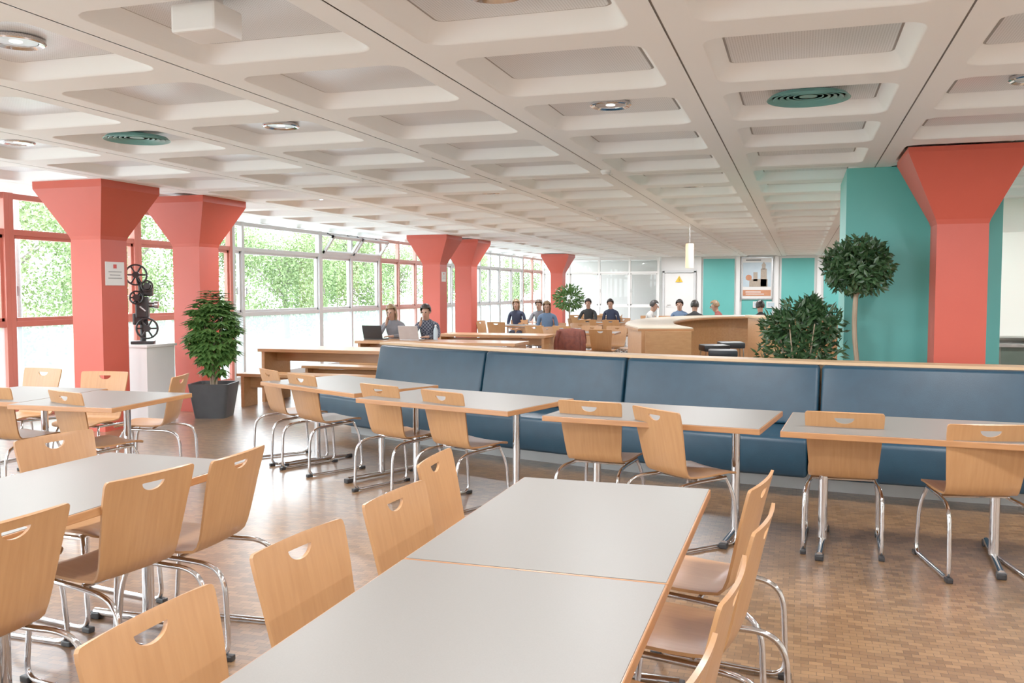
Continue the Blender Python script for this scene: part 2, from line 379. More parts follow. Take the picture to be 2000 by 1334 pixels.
# ---------------------------------------------------------------- ceiling fittings
def downlight():
    r=root('downlight','round recessed ceiling downlight with chrome rim','lamp',group='ceiling downlights')
    bm=bmesh.new(); lathe(bm,[(.10,.02),(.135,.005),(.14,-.012),(.13,-.018),(.105,-.008),(.10,.02)],32); mk('chrome_rim',bm,M['chrome'],r,True)
    bm=bmesh.new(); lathe(bm,[(.10,-.006),(.085,.004),(.07,.012),(.0,.014)],28); mk('reflector',bm,M['alu'],r,True)
    bm=bmesh.new(); lathe(bm,[(.0,-.012),(.03,-.008),(.036,.004),(.03,.012)],16); mk('bulb',bm,M['bulb'],r,True)
    return r
dl=downlight()
for j in (-6,-4,-2,0,4,8,12,16,20):
    for i in (1,-1,-3,-5,3):  # fittings past the visible ones added as interior fill, right column for the servery
        n=clone(dl,(CX0+SX*i,CY0+SY*j,C+.075))
        L=bpy.data.lights.new('lamp','AREA'); L.shape='DISK'; L.size=.24; L.energy=28; L.color=(.98,.98,1)
        lo=bpy.data.objects.new('lamp_light',L); link(lo,n); lo.location=(0,0,-.10)
kill(dl)
def diffuser(x,y):
    r=root('air_diffuser','round teal ceiling air diffuser with concentric rings','vent',(x,y,C+.055),0,'teal air diffusers')
    for k,rad in enumerate((.25,.21,.17,.13,.09)):
        z=-.03+.004*k
        bm=bmesh.new(); lathe(bm,[(rad-.03,z+.02),(rad,z),(rad+.004,z+.003),(rad-.02,z+.026),(rad-.03,z+.02)],40)
        mk('ring_blade',bm,M['tealm'],r,True)
    bm=bmesh.new(); lathe(bm,[(.0,-.012),(.055,-.010),(.06,.0),(.06,.03),(.0,.03)],24); mk('hub',bm,M['tealm'],r,True)
diffuser(CX0,CY0); diffuser(CX0-4*SX-.05,CY0)
r=root('ceiling_speaker','white box speaker fixed under the ceiling panel','speaker',(-2.46,3.40,C-.07))
box('housing',(0,0,.05),(.22,.2,.12),M['white'],r,.012); box('mount',(0,0,.13),(.1,.1,.08),M['white'],r)
for x,y in ((-1.83,8.8),(.66,12.5),(-3.1,14.4)):
    o=root('smoke_detector','small white ceiling smoke detector','smoke detector',(x,y,C),0,'smoke detectors')
    bm=bmesh.new(); lathe(bm,[(.05,0),(.05,-.02),(.03,-.04),(.0,-.042)],20); mk('housing',bm,M['white'],o,True)
r=root('pendant_lamp','glowing warm cylindrical pendant lamp on a thin cord','lamp',(-1.86,16.2,0))
bm=bmesh.new(); tube(bm,[(0,0,2.38),(0,0,C+.05)],.003,6); mk('cord',bm,M['alu'],r)
bm=bmesh.new(); lathe(bm,[(.0,1.95),(.068,1.95),(.072,1.97),(.072,2.36),(.065,2.38),(.0,2.38)],24); mk('lamp_shade',bm,M['lampglow'],r,True)
# ---------------------------------------------------------------- chair
def chair():
    r=root('dining_chair','bent beech plywood chair with chrome sled frame','chair')
    def shell(name,prof,back):
        bm=bmesh.new(); nx=14; rows=[]
        for i,(y,z,hw) in enumerate(prof):
            row=[]
            if back: z=.443+(z-.443)*.95
            for k in range(nx+1):
                t=-1+2*k/nx
                if back: row.append(bm.verts.new((t*hw,y+.014*t*t,z)))
                else: row.append(bm.verts.new((t*hw,y+(.014*t*t if i==0 else (.008*t*t if i==1 else 0)),z+.008*t*t*(1 if 0<i else 0))))
            rows.append(row)
        for a,b in zip(rows[:-1],rows[1:]):
            for k in range(nx): bm.faces.new((a[k],a[k+1],b[k+1],b[k]))
        o=mk(name,bm,M['ply'] if back else M['plyseat'],r,True)
        s=o.modifiers.new('s','SOLIDIFY'); s.thickness=.011; s.offset=0
        return o
    b=shell('backrest',[(-.300,.862,.205),(-.299,.860,.212),(-.297,.853,.218),(-.293,.838,.22),(-.282,.79,.218),(-.266,.72,.212),(-.25,.64,.205),(-.234,.56,.198),(-.22,.5,.192),(-.205,.462,.19),(-.185,.443,.19)],True)
    bm=bmesh.new(); pts=[]
    for k in range(9): 
        t=1-2*k/8; pts.append((-.055*t, .807))
    for k in range(1,14):
        a=math.pi*k/14; pts.append((.055*math.cos(a), .807-.034*math.sin(a)))
    vs=[bm.verts.new((x,-.36,z)) for x,z in pts]; f=bm.faces.new(vs); e=bmesh.ops.extrude_face_region(bm,geom=[f])
    bmesh.ops.translate(bm,vec=(0,.2,0),verts=[v for v in e['geom'] if isinstance(v,bmesh.types.BMVert)])
    cut=mk('cut',bm,M['ply']); m=b.modifiers.new('b','BOOLEAN'); m.object=cut; m.operation='DIFFERENCE'; m.solver='EXACT'
    bake(b); kill(cut)
    bm=bmesh.new(); bm.from_mesh(b.data); bmesh.ops.triangulate(bm,faces=[f for f in bm.faces if len(f.verts)>4]); bm.to_mesh(b.data); bm.free()
    for p in b.data.polygons: p.use_smooth=True
    b.data.set_sharp_from_angle(angle=math.radians(25))
    s=shell('seat',[(-.185,.443,.19),(-.155,.434,.194),(-.11,.432,.198),(-.03,.434,.203),(.06,.44,.205),(.13,.442,.205),(.175,.437,.2),(.2,.428,.188),(.212,.42,.165)],False); bake(s)
    s.data.set_sharp_from_angle(angle=math.radians(35))
    for sx in (-1,1):
        x=sx*.18; xo=sx*.215
        pts=[(x,.12,.415),(x,-.1,.405),(xo*.95,-.27,.40),(xo,-.335,.34),(xo,-.35,.014),(xo,-.1,.014),(xo,.19,.014),(xo*.97,.165,.30),(x,.12,.415)]
        bm=bmesh.new(); P=fillet(pts,.07,6); tube(bm,P[:-1],.0115,10,closed=True); mk('leg_frame',bm,M['chrome'],r,True)
        for y in (-.345,.185): box('floor_glide',(xo,y,.013),(.034,.05,.026),M['black'],r,.006)
    for y in (-.1,.1):
        bm=bmesh.new(); tube(bm,[(-.18,y,.412),(.18,y,.417)],.01,8); mk('crossbar',bm,M['chrome'],r,True)
    return r
CH=chair()
def put_chair(bx,by,a,group,label=None,off=.29):
    d=(math.cos(math.radians(a)),math.sin(math.radians(a)))
    return clone(CH,(bx+off*d[0],by+off*d[1],0),a-90,label,group)
g='chairs at the long double table'
for x,y,a in ((-.12,3.50,171),(-.09,2.92,174),(-.14,2.27,176),(-.18,1.68,172)): put_chair(x,y,a,g)
for x,y,a in ((-1.49,3.58,4),(-1.36,2.9,-4),(-1.38,2.29,-5),(-1.36,1.63,0)): put_chair(x,y,a,g)
g='chairs at the side dining table'
for x,y,a in ((-2.33,3.40,184),(-2.40,2.92,172),(-2.33,2.2,178)): put_chair(x,y,a,g)
put_chair(-3.5,3.55,-8,g); put_chair(-3.5,2.9,0,g); put_chair(-3.5,2.2,0,g)
g='chairs around the table near the windows'
for x,y,a in ((-4.95,5.12,72),(-5.72,5.2,85),(-5.82,6.5,-80),(-6.6,6.6,-92),(-4.95,6.40,200),(-6.5,4.8,80)): put_chair(x,y,a,g)
g='chairs along the bench tables'
for x,y,a in ((-4.57,7.11,54),(-4.03,6.76,62),(-3.03,6.2,66),(-2.41,5.93,64),(-1.28,5.67,80),(-.82,5.42,48),(.26,5.60,88),(.98,5.32,101)): put_chair(x,y,a,g)
# ---------------------------------------------------------------- tables
def table(lx,ly,name='dining_table'):
    r=root(name,'grey laminate dining table with wood edge and chrome legs','table')
    box('table_edge',(0,0,.732),(lx,ly,.034),M['edge'],r,.004)
    box('tabletop',(0,0,.7495),(lx-.012,ly-.012,.003),M['lam'],r,.001)
    s=lx/2-.22
    for sx in (-1,1):
        bm=bmesh.new(); tube(bm,[(sx*s,0,.04),(sx*s,0,.715)],.027,16); mk('leg',bm,M['chrome'],r,True)
        bm=bmesh.new(); tube(bm,[(sx*s,-ly/2+.09,.03),(sx*s,ly/2-.09,.03)],.02,12); mk('foot_bar',bm,M['chrome'],r,True)
        for sy in (-1,1): box('foot_cap',(sx*s,sy*(ly/2-.1),.018),(.05,.06,.036),M['black'],r,.008)
    bm=bmesh.new(); tube(bm,[(-s,0,.7),(s,0,.7)],.015,8); mk('under_rail',bm,M['alu'],r)
    return r
T=table(1.245,.79)
LB='grey laminate dining table with orange wood edge'
g='double dining table'
clone(T,(-.725,3.075,0),90,LB,g); clone(T,(-.725,1.825,0),90,LB,g)
g='side dining tables'
clone(T,(-2.86,3.03,0),90,LB,g); clone(T,(-2.86,1.78,0),90,LB,g)
T2=table(1.37,.88)
g='tables along the curved bench'
for x,y,a in ((-3.72,7.02,-26),(-2.37,6.30,-16),(-.83,5.92,-7.4),(.62,5.75,-4)): clone(T2,(x,y,0),a,LB+' before the blue bench',g)
T3=table(.95,.85)
clone(T3,(-4.92,5.48,0),90+4,LB+' near the windows','tables near the windows'); clone(T3,(-5.78,5.54,0),90+4,LB+' near the windows','tables near the windows')
g='distant dining tables'
FT=[(-4.9,18.6),(-6.3,20.3),(-3.8,17.2),(-2.5,21.0),(-4.7,22.6),(-3.9,25.0),(-6.0,26.8)]
for x,y in FT: clone(T3,(x,y,0),random.uniform(-8,8),LB,g)
for t in (T,T2,T3): kill(t)
g='chairs at the distant tables'
for x,y in FT:
    if (x,y)==(-2.5,21.0): continue
    for dx,dy,a in ((-.25,-.72,90),(.28,-.75,84),(.85,.05,180),(-.85,0,0),(-.2,.78,-90),(.27,.78,-95)):
        if x==-3.8 and dx==-.25: continue
        if random.random()<.8: put_chair(x+dx*1.1,y+dy*1.1,a+random.uniform(-14,14),g)
# ---------------------------------------------------------------- curved upholstered bench
CC=Vector((1.95,21.65)); RR=13.9
def arc(bm,prof,a0,a1,n,mi=0):
    rings=[]
    for i in range(n+1):
        a=math.radians(a0+(a1-a0)*i/n); rings.append([bm.verts.new((CC.x+(RR+r)*math.cos(a),CC.y+(RR+r)*math.sin(a),z)) for r,z in prof])
    m=len(prof)
    for p,q in zip(rings[:-1],rings[1:]):
        for k in range(m): bm.faces.new((p[k],p[(k+1)%m],q[(k+1)%m],q[k])).material_index=mi
    bm.faces.new(rings[0]); bm.faces.new(rings[-1])
def cushion(name,prof,a0,a1,parent):
    bm=bmesh.new(); arc(bm,prof,a0,a1,8)
    bmesh.ops.recalc_face_normals(bm,faces=bm.faces)
    es=[e for e in bm.edges if len(e.link_faces)==2 and e.calc_face_angle(0)>.6]
    bmesh.ops.bevel(bm,geom=es,offset=.028,segments=4,affect='EDGES',profile=.5)
    return mk(name,bm,M['blue'],parent,True)
r=root('upholstered_bench','long curved blue leather bench with pale wood ledge and white plinth','bench')
bm=bmesh.new(); arc(bm,[(.0,0),(.50,0),(.50,.18),(.0,.18)],-117.3,-82,40); mk('plinth',bm,M['plinth'],r)
bm=bmesh.new(); arc(bm,[(-.06,0),(.0,0),(.0,.945),(-.06,.945)],-117.5,-82,40); mk('back_panel',bm,M['ledge'],r)
bm=bmesh.new(); arc(bm,[(-.2,.947),(.05,.947),(.05,.97),(-.2,.97)],-117.6,-82,40); mk('ledge_board',bm,M['ledge'],r)
bnd=[-117.4,-110.7,-104.2,-97.3,-90.5,-84]
for a,b in zip(bnd[:-1],bnd[1:]):
    cushion('back_cushion',[(.005,.46),(.20,.46),(.185,.52),(.10,.92),(.085,.945),(.005,.945)],a+.04,b-.04,r)
    cushion('seat_cushion',[(.005,.18),(.83,.15),(.86,.30),(.85,.44),(.78,.46),(.005,.455)],a+(-.6 if a<-117 else .03),b-.03,r)
# ---------------------------------------------------------------- long wooden tables and benches
def longtable(x,y,L,W=.75,h=.75):
    r=root('wooden_table','long solid beech table with panel ends','table',(x,y,0),0,'long beech tables')
    box('tabletop',(0,0,h-.02),(L,W,.045),M['wood'],r)
    for s in (-1,1): box('end_panel',(s*(L/2-.06),0,(h-.04)/2),(.05,W-.08,h-.045),M['wood'],r)
    box('stretcher',(0,0,h-.13),(L-.17,.04,.12),M['wood'],r)
def wbench(x,y,L):
    r=root('wooden_bench','long beech bench with panel ends','bench',(x,y,0),0,'long beech benches')
    box('seat',(0,0,.43),(L,.36,.04),M['wood'],r)
    for s in (-1,1): box('end_panel',(s*(L/2-.08),0,.205),(.05,.32,.41),M['wood'],r)
    box('stretcher',(0,0,.32),(L-.21,.03,.14),M['wood'],r)
longtable(-5.85,11.25,2.6); longtable(-5.45,13.45,2.7); longtable(-5.35,15.9,2.1)
wbench(-5.9,10.55,2.5); wbench(-5.8,11.95,2.4); wbench(-5.5,12.75,2.6); wbench(-5.5,14.15,2.6); wbench(-5.4,15.2,2.0); wbench(-5.4,16.6,2.0)
# ---------------------------------------------------------------- curved bar
def catmull(P,n=8):
    P=[Vector((*p,0)) for p in P]; Q=[2*P[0]-P[1]]+P+[2*P[-1]-P[-2]]; out=[]
    for i in range(1,len(Q)-2):
        for k in range(n):
            t=k/n; a,b,c,d=Q[i-1],Q[i],Q[i+1],Q[i+2]
            out.append(.5*((2*b)+(c-a)*t+(2*a-5*b+4*c-d)*t*t+(-a+3*b-3*c+d)*t**3))
    out.append(P[-1]); return out
def sweep(bm,path,sec):
    rings=[]; n=len(path)
    for i,p in enumerate(path):
        t=(path[min(i+1,n-1)]-path[max(i-1,0)]).normalized(); s=Vector((t.y,-t.x,0))
        rings.append([bm.verts.new(p+s*o+Vector((0,0,z))) for o,z in sec])
    m=len(sec)
    for a,b in zip(rings[:-1],rings[1:]):
        for k in range(m): bm.faces.new((a[k],a[(k+1)%m],b[(k+1)%m],b[k]))
    bm.faces.new(rings[0]); bm.faces.new(rings[-1])
BP=catmull([(-1.55,11.1),(-1.95,12.4),(-2.12,14),(-1.95,15.6),(-1.3,16.9),(-.2,17.4),(.9,17.0)])
r=root('bar_counter','curved high beech bar counter with cream top','counter')
bm=bmesh.new(); sweep(bm,BP,[(-.34,1.06),(.34,1.06),(.34,1.085),(-.34,1.085)]); mk('counter_edge',bm,M['edge'],r)
bm=bmesh.new(); sweep(bm,BP,[(-.33,1.085),(.33,1.085),(.33,1.1),(-.33,1.1)]); mk('countertop',bm,M['cream_lam'],r)
bm=bmesh.new(); sweep(bm,BP,[(-.30,0),(-.25,0),(-.25,1.06),(-.30,1.06)]); mk('outer_panel',bm,M['wood'],r)
bm=bmesh.new(); sweep(bm,BP,[(.05,0),(.10,0),(.10,1.06),(.05,1.06)]); mk('inner_panel',bm,M['wood'],r)
box('end_panel',(-1.52,11.08,.53),(.56,.04,1.055),M['wood'],r,.003,Matrix.Rotation(math.radians(17),4,'Z'))
r=root('wooden_partition','tall beech panelled box partition beside the bar','partition',(-.25,12.1,0),17)
box('body',(0,0,.60),(.62,.7,1.20),M['wood'],r,.006); box('top_board',(0,0,1.215),(.68,.76,.03),M['ledge'],r)
for x,y in ((-.92,11.75),(-1.12,12.8),(-.95,13.6)):
    o=root('bar_stool','bar stool with dark navy seat and chrome legs','stool',(x,y,0),random.uniform(-20,20),'bar stools')
    bm=bmesh.new(); abox(bm,(0,0,.76),(.36,.36,.09),0,None,.025); mk('seat',bm,M['navy'],o,True)
    for sx in (-1,1):
        for sy in (-1,1):
            bm=bmesh.new(); tube(bm,[(sx*.15,sy*.15,.72),(sx*.19,sy*.19,.0)],.011,8); mk('leg',bm,M['chrome'],o)
    bm=bmesh.new(); tube(bm,[(.17,.17,.3),(-.17,.17,.3),(-.17,-.17,.3),(.17,-.17,.3)],.009,8,closed=True); mk('foot_ring',bm,M['chrome'],o)
# ---------------------------------------------------------------- plants
def planter(r,ht,b,h):
    bm=bmesh.new(); P=[(b,0),(ht,h),(ht-.025,h),(ht-.03,h-.04)]
    rings=[]
    for a,z in P:
        ring=[]
        for q in range(4):
            for k in range(4):
                an=q*math.pi/2+math.pi/2*k/3; rad=.05; sx=(1,-1,-1,1)[q]; sy=(1,1,-1,-1)[q]
                ring.append(bm.verts.new((sx*(a-rad)+rad*math.cos(an),sy*(a-rad)+rad*math.sin(an),z)))
        rings.append(ring)
    for p,q in zip(rings[:-1],rings[1:]):
        for k in range(16): bm.faces.new((p[k],p[(k+1)%16],q[(k+1)%16],q[k]))
    bm.faces.new(rings[0]); f=bm.faces.new(rings[-1]); f.material_index=1
    mk('planter',bm,[M['pot'],M['soil']],r,True)
r=root('potted_plant','bushy green umbrella plant in a square dark grey planter','plant',(-6.87,9.50,0),17)
planter(r,.25,.19,.42)
for k in range(4):
    bm=bmesh.new()
    a=k*1.6; tube(bm,fillet([(.03*math.cos(a),.03*math.sin(a),.36),(.06*math.cos(a),.06*math.sin(a),.8),(.14*math.cos(a+.5),.14*math.sin(a+.5),1.4)],.2),.013,7,r_end=.006)
    mk('stem',bm,M['bark'],r)
lv=[]
for k in range(340):
    d=rdir(); rr=random.uniform(.3,1)**.5; c=Vector((d.x*.29*rr,d.y*.29*rr,1.06+d.z*.52*rr)); out=Vector((d.x,d.y,.3*d.z)).normalized()
    if c.z<.7 and (c.x**2+c.y**2>.03 or random.random()<.4): continue
    for j in range(7):
        a=2*math.pi*j/7; u=Vector((math.cos(a),math.sin(a),-.45))+out*.6
        lv.append((c,u,Vector((0,0,1)),random.uniform(.11,.17),random.uniform(.05,.066)))
leafmesh('foliage',lv,M['leaf'],r)
r=root('bay_tree','clipped ball-headed bay tree with slender pale trunk','plant',(.50,8.80,0))
planter(r,.22,.17,.4)
bm=bmesh.new(); tube(bm,fillet([(0,0,.36),(.02,0,.8),(-.03,0,1.2),(-.01,0,1.6)],.3),.022,8); 
for k in range(7):
    d=rdir(); tube(bm,[(-.01,0,1.5),(d.x*.2,d.y*.2,1.75+d.z*.12)],.008,5)
mk('trunk',bm,M['bark'],r)
lv=[]
for k in range(2900):
    d=rdir(); rr=random.uniform(.35,1.0); c=Vector((d.x*.30*rr,d.y*.30*rr,1.77+d.z*.255*rr)); lv.append((c,d*.6+rdir()*.9,rdir(),random.uniform(.06,.09),random.uniform(.026,.036)))
leafmesh('foliage',lv,M['leafd'],r)
r=root('potted_shrub','dense dark green potted shrub behind the bench','plant',(.02,8.85,0))
planter(r,.2,.16,.4)
for k in range(6):
    bm=bmesh.new(); a=k*1.05; tube(bm,[(0,0,.36),(.12*math.cos(a),.12*math.sin(a),.8),(.22*math.cos(a),.22*math.sin(a),1.25)],.012,6,r_end=.005)
    mk('stem',bm,M['bark'],r)
lv=[]; bl=[(Vector((-.15,0,.95)),.24),(Vector((.12,0,.98)),.25),(Vector((.2,.05,1.22)),.18),(Vector((-.05,.0,1.25)),.2),(Vector((-.2,.05,1.2)),.15),(Vector((.02,-.1,.8)),.22),(Vector((.08,.05,1.38)),.1)]
for k in range(2600):
    c0,b=random.choice(bl); d=rdir(); c=c0+d*b*random.uniform(.3,1.05); lv.append((c,d*.7+rdir()*.9,rdir(),random.uniform(.07,.11),random.uniform(.026,.038)))
leafmesh('foliage',lv,M['leafd'],r)
r=root('potted_plant','green potted plant among the distant tables','plant',(-6.1,24.5,0))
planter(r,.25,.2,.4)
bm=bmesh.new(); tube(bm,[(0,0,.36),(0,0,1.3)],.02,6); mk('stem',bm,M['bark'],r)
lv=[]
for k in range(700):
    d=rdir(); rr=random.uniform(.4,1.0); c=Vector((d.x*.4*rr,d.y*.4*rr,1.35+d.z*.33*rr)); lv.append((c,d+rdir()*.6,rdir(),.14,.05))
leafmesh('foliage',lv,M['leaf'],r)
# ---------------------------------------------------------------- exhibit
r=root('display_pedestal','white box pedestal carrying the old projector','pedestal',(-7.55,9.10,0))
box('body',(0,0,.44),(.46,.5,.88),M['white'],r); box('top_board',(0,0,.895),(.5,.54,.03),M['white'],r)
r=root('film_projector','antique black film projector with spoked reels','machine',(-7.54,9.06,.91),30)
bm=bmesh.new(); abox(bm,(0,0,.02),(.26,.18,.04),0,None,.01); tube(bm,[(0,0,.03),(0,0,.3)],.035,12); mk('stand',bm,M['black'],r,True)
bm=bmesh.new(); abox(bm,(0,0,.44),(.15,.13,.26),0,None,.02); abox(bm,(.06,.02,.64),(.12,.11,.13),0,None,.02); abox(bm,(-.06,0,.30),(.1,.1,.14),0,None,.02); mk('body',bm,M['black'],r)
bm=bmesh.new(); lathe(bm,[(.03,0),(.035,.06),(.045,.07),(.045,.11),(.0,.11)],20,(.07,0,.47),0,Matrix.Rotation(math.radians(90),3,'Y')); mk('lens',bm,M['alu'],r,True)
for cx,cz,rad in ((-.05,.83,.12),(.06,.19,.12),(-.05,.56,.075),(.07,.70,.06)):
    bm=bmesh.new()
    for yy in (-.1,-.07): tube(bm,[(cx+rad*math.cos(2*math.pi*k/32),yy,cz+rad*math.sin(2*math.pi*k/32)) for k in range(32)],.011,6,closed=True)
    for k in range(6):
        a=math.pi*k/3; tube(bm,[(cx,-.085,cz),(cx+rad*math.cos(a),-.085,cz+rad*math.sin(a))],.011,5)
    lathe(bm,[(.0,-.03),(.04,-.03),(.04,.03),(.0,.03)],16,(cx,-.08,cz),0,Matrix.Rotation(math.radians(90),3,'X'))
    mk('film_reel',bm,M['black'],r)
bm=bmesh.new(); tube(bm,[(0,0,.5),(-.02,-.03,.7),(-.05,-.06,.83)],.022,8); tube(bm,[(0,0,.4),(.04,-.03,.3),(.06,-.06,.19)],.022,8); mk('reel_arm',bm,M['black'],r)
bm=bmesh.new(); tube(bm,[(.0,-.1,.45),(.0,-.16,.45),(.06,-.16,.40)],.009,8); mk('crank',bm,M['alu'],r)
def notice(x,y,z,lab,s=1):
    r=root('paper_notice',lab,'sign',(x,y,z),0,'paper notices')
    box('sheet',(0,0,0),(.006,.29*s,.26*s),M['paper'],r,.001)
    bm=bmesh.new(); abox(bm,(.0045,0,.08*s),(.002,.05*s,.045*s)); mk('red_emblem',bm,M['signred'],r)
    for k,w in enumerate((.2,.16,.21)): box('printed_line',(.0045,0,(.02-.035*k)*s),(.002,w*s,.008*s),M['ink'],r,0)
notice(-7.455+.204,8.28,1.74,'white paper notice with red emblem on the red column')
notice(-7.5+.204,18.15,1.85,'small white notice on the red column',.8)
r=root('poster','tall framed poster showing a stone tower above orange banner','poster',(-1.4,Y1-.04,1.98))
bm=bmesh.new()
for x in (-.5,.5): abox(bm,(x,0,0),(.04,.05,1.4))
for z in (-.7,.7): abox(bm,(0,0,z),(1.04,.05,.04))
mk('frame',bm,M['alu'],r)
bm=bmesh.new(); abox(bm,(0,-.005,0),(.98,.02,1.38),0); abox(bm,(0,-.017,.12),(.92,.006,.82),1)
abox(bm,(.22,-.022,.02),(.2,.006,.6),2); abox(bm,(.22,-.022,.37),(.12,.006,.14),2); abox(bm,(.05,-.022,-.16),(.6,.006,.26),2); abox(bm,(-.05,-.022,.05),(.14,.006,.3),2)
vs=[bm.verts.new(p) for p in ((.14,-.024,.43),(.30,-.024,.43),(.22,-.024,.56))]; bm.faces.new(vs).material_index=2
abox(bm,(0,-.022,-.5),(.92,.006,.2),3); lathe(bm,[(.0,0),(.10,0),(.10,.006),(.0,.006)],24,(-.27,-.02,.02),3,Matrix.Rotation(math.radians(90),3,'X'))
abox(bm,(-.12,-.02,.61),(.5,.006,.05),4); abox(bm,(-.12,-.028,-.47),(.5,.006,.03),0); abox(bm,(-.06,-.028,-.54),(.6,.006,.025),0)
mk('printed_sheet',bm,[M['paper'],M['sky'],M['stone'],M['orange'],M['ink']],r)
for x in (-1.37,-.93):
    r=root('framed_notice','small framed notice on the white wall','sign',(x,Y1-.04,1.08),0,'small framed notices')
    box('framed_sheet',(0,0,0),(.3,.02,.22),M['paper'],r); box('sheet_picture',(0,-.012,0),(.22,.004,.14),M['sky'],r,0)
# ---------------------------------------------------------------- people
def person(x,y,rz,shirt,hair,label,pose='table',lean=12,longhair=False,z0=0):
    ed=[];seg=[]
    V=[];R=[];cls=[]
    def v(p,r,par=None,c='shirt'):
        V.append(Vector(p)); R.append(r if isinstance(r,tuple) else (r,r)); cls.append(c)
        if par is not None: ed.append((par,len(V)-1)); seg.append((par,len(V)-1,c))
        return len(V)-1
    Lr=Matrix.Rotation(-math.radians(lean),3,'X'); piv=Vector((0,0,.55))
    def up(p): return tuple(piv+Lr@(Vector(p)-piv))
    pel=v((0,0,.555),(.15,.11),None,'pants'); 
    w=v(up((0,0,.72)),(.13,.095),pel); ch=v(up((0,.0,.9)),(.15,.11),w); st=v(up((0,0,1.01)),(.12,.08),ch)
    nk=v(up((0,.01,1.09)),.05,st,'skin'); h1=v(up((0,.035,1.155)),(.062,.075),nk,'skin'); h2=v(up((0,.03,1.235)),(.075,.092),h1,'skin'); h3=v(up((0,.02,1.30)),(.055,.07),h2,'skin')
    for s in (-1,1):
        sh=v(up((s*.165,0,1.0)),.055,st)
        if pose=='face' and s==1: el=(s*.2,.28,.80); wr=(s*.07,.27,.98); hd=Vector((-.2,.0,1))
        elif pose=='lap': el=(s*.22,.08,.74); wr=(s*.12,.26,.66); hd=Vector((-s*.4,1,-.2))
        else: el=(s*.23,.22,.80); wr=(s*.11,.42,.80); hd=Vector((-s*.5,1,0))
        e=v(el,.042,sh); wv=v(wr,.027,e); hd.normalize(); sd=hd.cross(Vector((0,0,1)))
        if sd.length<.1: sd=Vector((1,0,0))
        sd=sd.normalized()*s
        pm=v(Vector(wr)+hd*.07,(.034,.018),wv,'skin')
        for k,off in enumerate((-.027,-.009,.009,.027)):
            L=(.062,.075,.07,.055)[k]; b=Vector(wr)+hd*.1+sd*off
            f1=v(b,.009,pm,'skin'); f2=v(b+hd*L*.55,.008,f1,'skin'); v(b+hd*L*.9-Vector((0,0,.018)),.007,f2,'skin')
        t1=v(Vector(wr)+hd*.05-sd*.045,.009,wv,'skin'); v(Vector(wr)+hd*.085-sd*.055,.008,t1,'skin')
        hp=v((s*.09,.04,.53),.088,pel,'pants'); kn=v((s*.11,.42,.51),.062,hp,'pants'); an=v((s*.11,.43,.1),.042,kn,'pants'); v((s*.11,.56,.04),.038,an,'shoe')
    me=bpy.data.meshes.new('body'); me.from_pydata(V,ed,[]); o=bpy.data.objects.new('body',me)
    r=root('person',label,'person',(x,y,z0),rz); link(o,r)
    m=o.modifiers.new('k','SKIN'); m.use_smooth_shade=True
    for i,sv in enumerate(o.data.skin_vertices[0].data):
        sv.radius=R[i]; sv.use_root=(i==pel)
    m2=o.modifiers.new('s','SUBSURF'); m2.levels=1; m2.render_levels=1
    bake(o); me=o.data
    names=['shirt','skin','pants','shoe']; me.materials.clear()
    for q in (M[shirt],M['skin'],M['denim'],M['shoe']): me.materials.append(q)
    for p in me.polygons:
        c=p.center; best=None;bd=9
        for a,b,cl in seg:
            A,B=V[a],V[b]; t=max(0,min(1,(c-A).dot(B-A)/max((B-A).length_squared,1e-9))); dd=(c-A.lerp(B,t)).length-(R[b][0]*t+R[a][0]*(1-t))*.9
            if dd<bd: bd=dd;best=cl
        p.material_index=names.index(best); p.use_smooth=True
    hc=Vector(up((0,.03,1.235)))
    fw=Lr@Vector((0,1,0)); upv=Lr@Vector((0,0,1))
    for s in (-1,1):
        bm=bmesh.new(); bmesh.ops.create_icosphere(bm,subdivisions=2,radius=.011,matrix=Matrix.Translation(hc+fw*.085+Vector((s*.03,0,0))+upv*.01))
        mk('eye',bm,M['eye'],r,True)
    bm=bmesh.new(); bmesh.ops.create_icosphere(bm,subdivisions=2,radius=1,matrix=Matrix.Translation(hc+fw*.098-upv*.018)@Matrix.Diagonal((.013,.02,.022,1))); mk('nose',bm,M['skin'],r,True)
    bm=bmesh.new(); bmesh.ops.create_icosphere(bm,subdivisions=2,radius=1,matrix=Matrix.Translation(hc+fw*.088-upv*.058)@Matrix.Diagonal((.024,.01,.007,1))); mk('mouth',bm,M['lip'],r,True)
    for s in (-1,1):
        bm=bmesh.new(); bmesh.ops.create_icosphere(bm,subdivisions=2,radius=1,matrix=Matrix.Translation(hc+Vector((s*.08,0,0))-upv*.005)@Matrix.Diagonal((.01,.02,.03,1)))
        mk('ear',bm,M['skin'],r,True)
    bm=bmesh.new(); bmesh.ops.create_icosphere(bm,subdivisions=4,radius=1)
    kill_v=[]
    for q in bm.verts:
        c=q.co.copy()
        if c.y>.25 and c.z<.42: kill_v.append(q)
        elif c.z<-.55 and not longhair: kill_v.append(q)
        n=1+.05*math.sin(c.x*17+c.z*9)*math.cos(c.y*13)
        zz=c.z*.112*n
        if longhair and c.z<-.1: zz=c.z*.30; 
        q.co=hc+Vector((c.x*.092*n,0,0))+fw*(c.y*.108*n-.008)+upv*(zz+.022)
    bmesh.ops.delete(bm,geom=kill_v,context='VERTS')
    h=mk('hair',bm,M[hair],r,True); s=h.modifiers.new('s','SOLIDIFY'); s.thickness=.012; bake(h)
    return r
person(-6.52,14.08,180,'shirtg','hairl','woman with long blonde hair in grey top reading at a laptop','face',16,True)
person(-5.92,14.08,184,'check','hairb','man in dark checked shirt leaning chin on his hand','face',14)
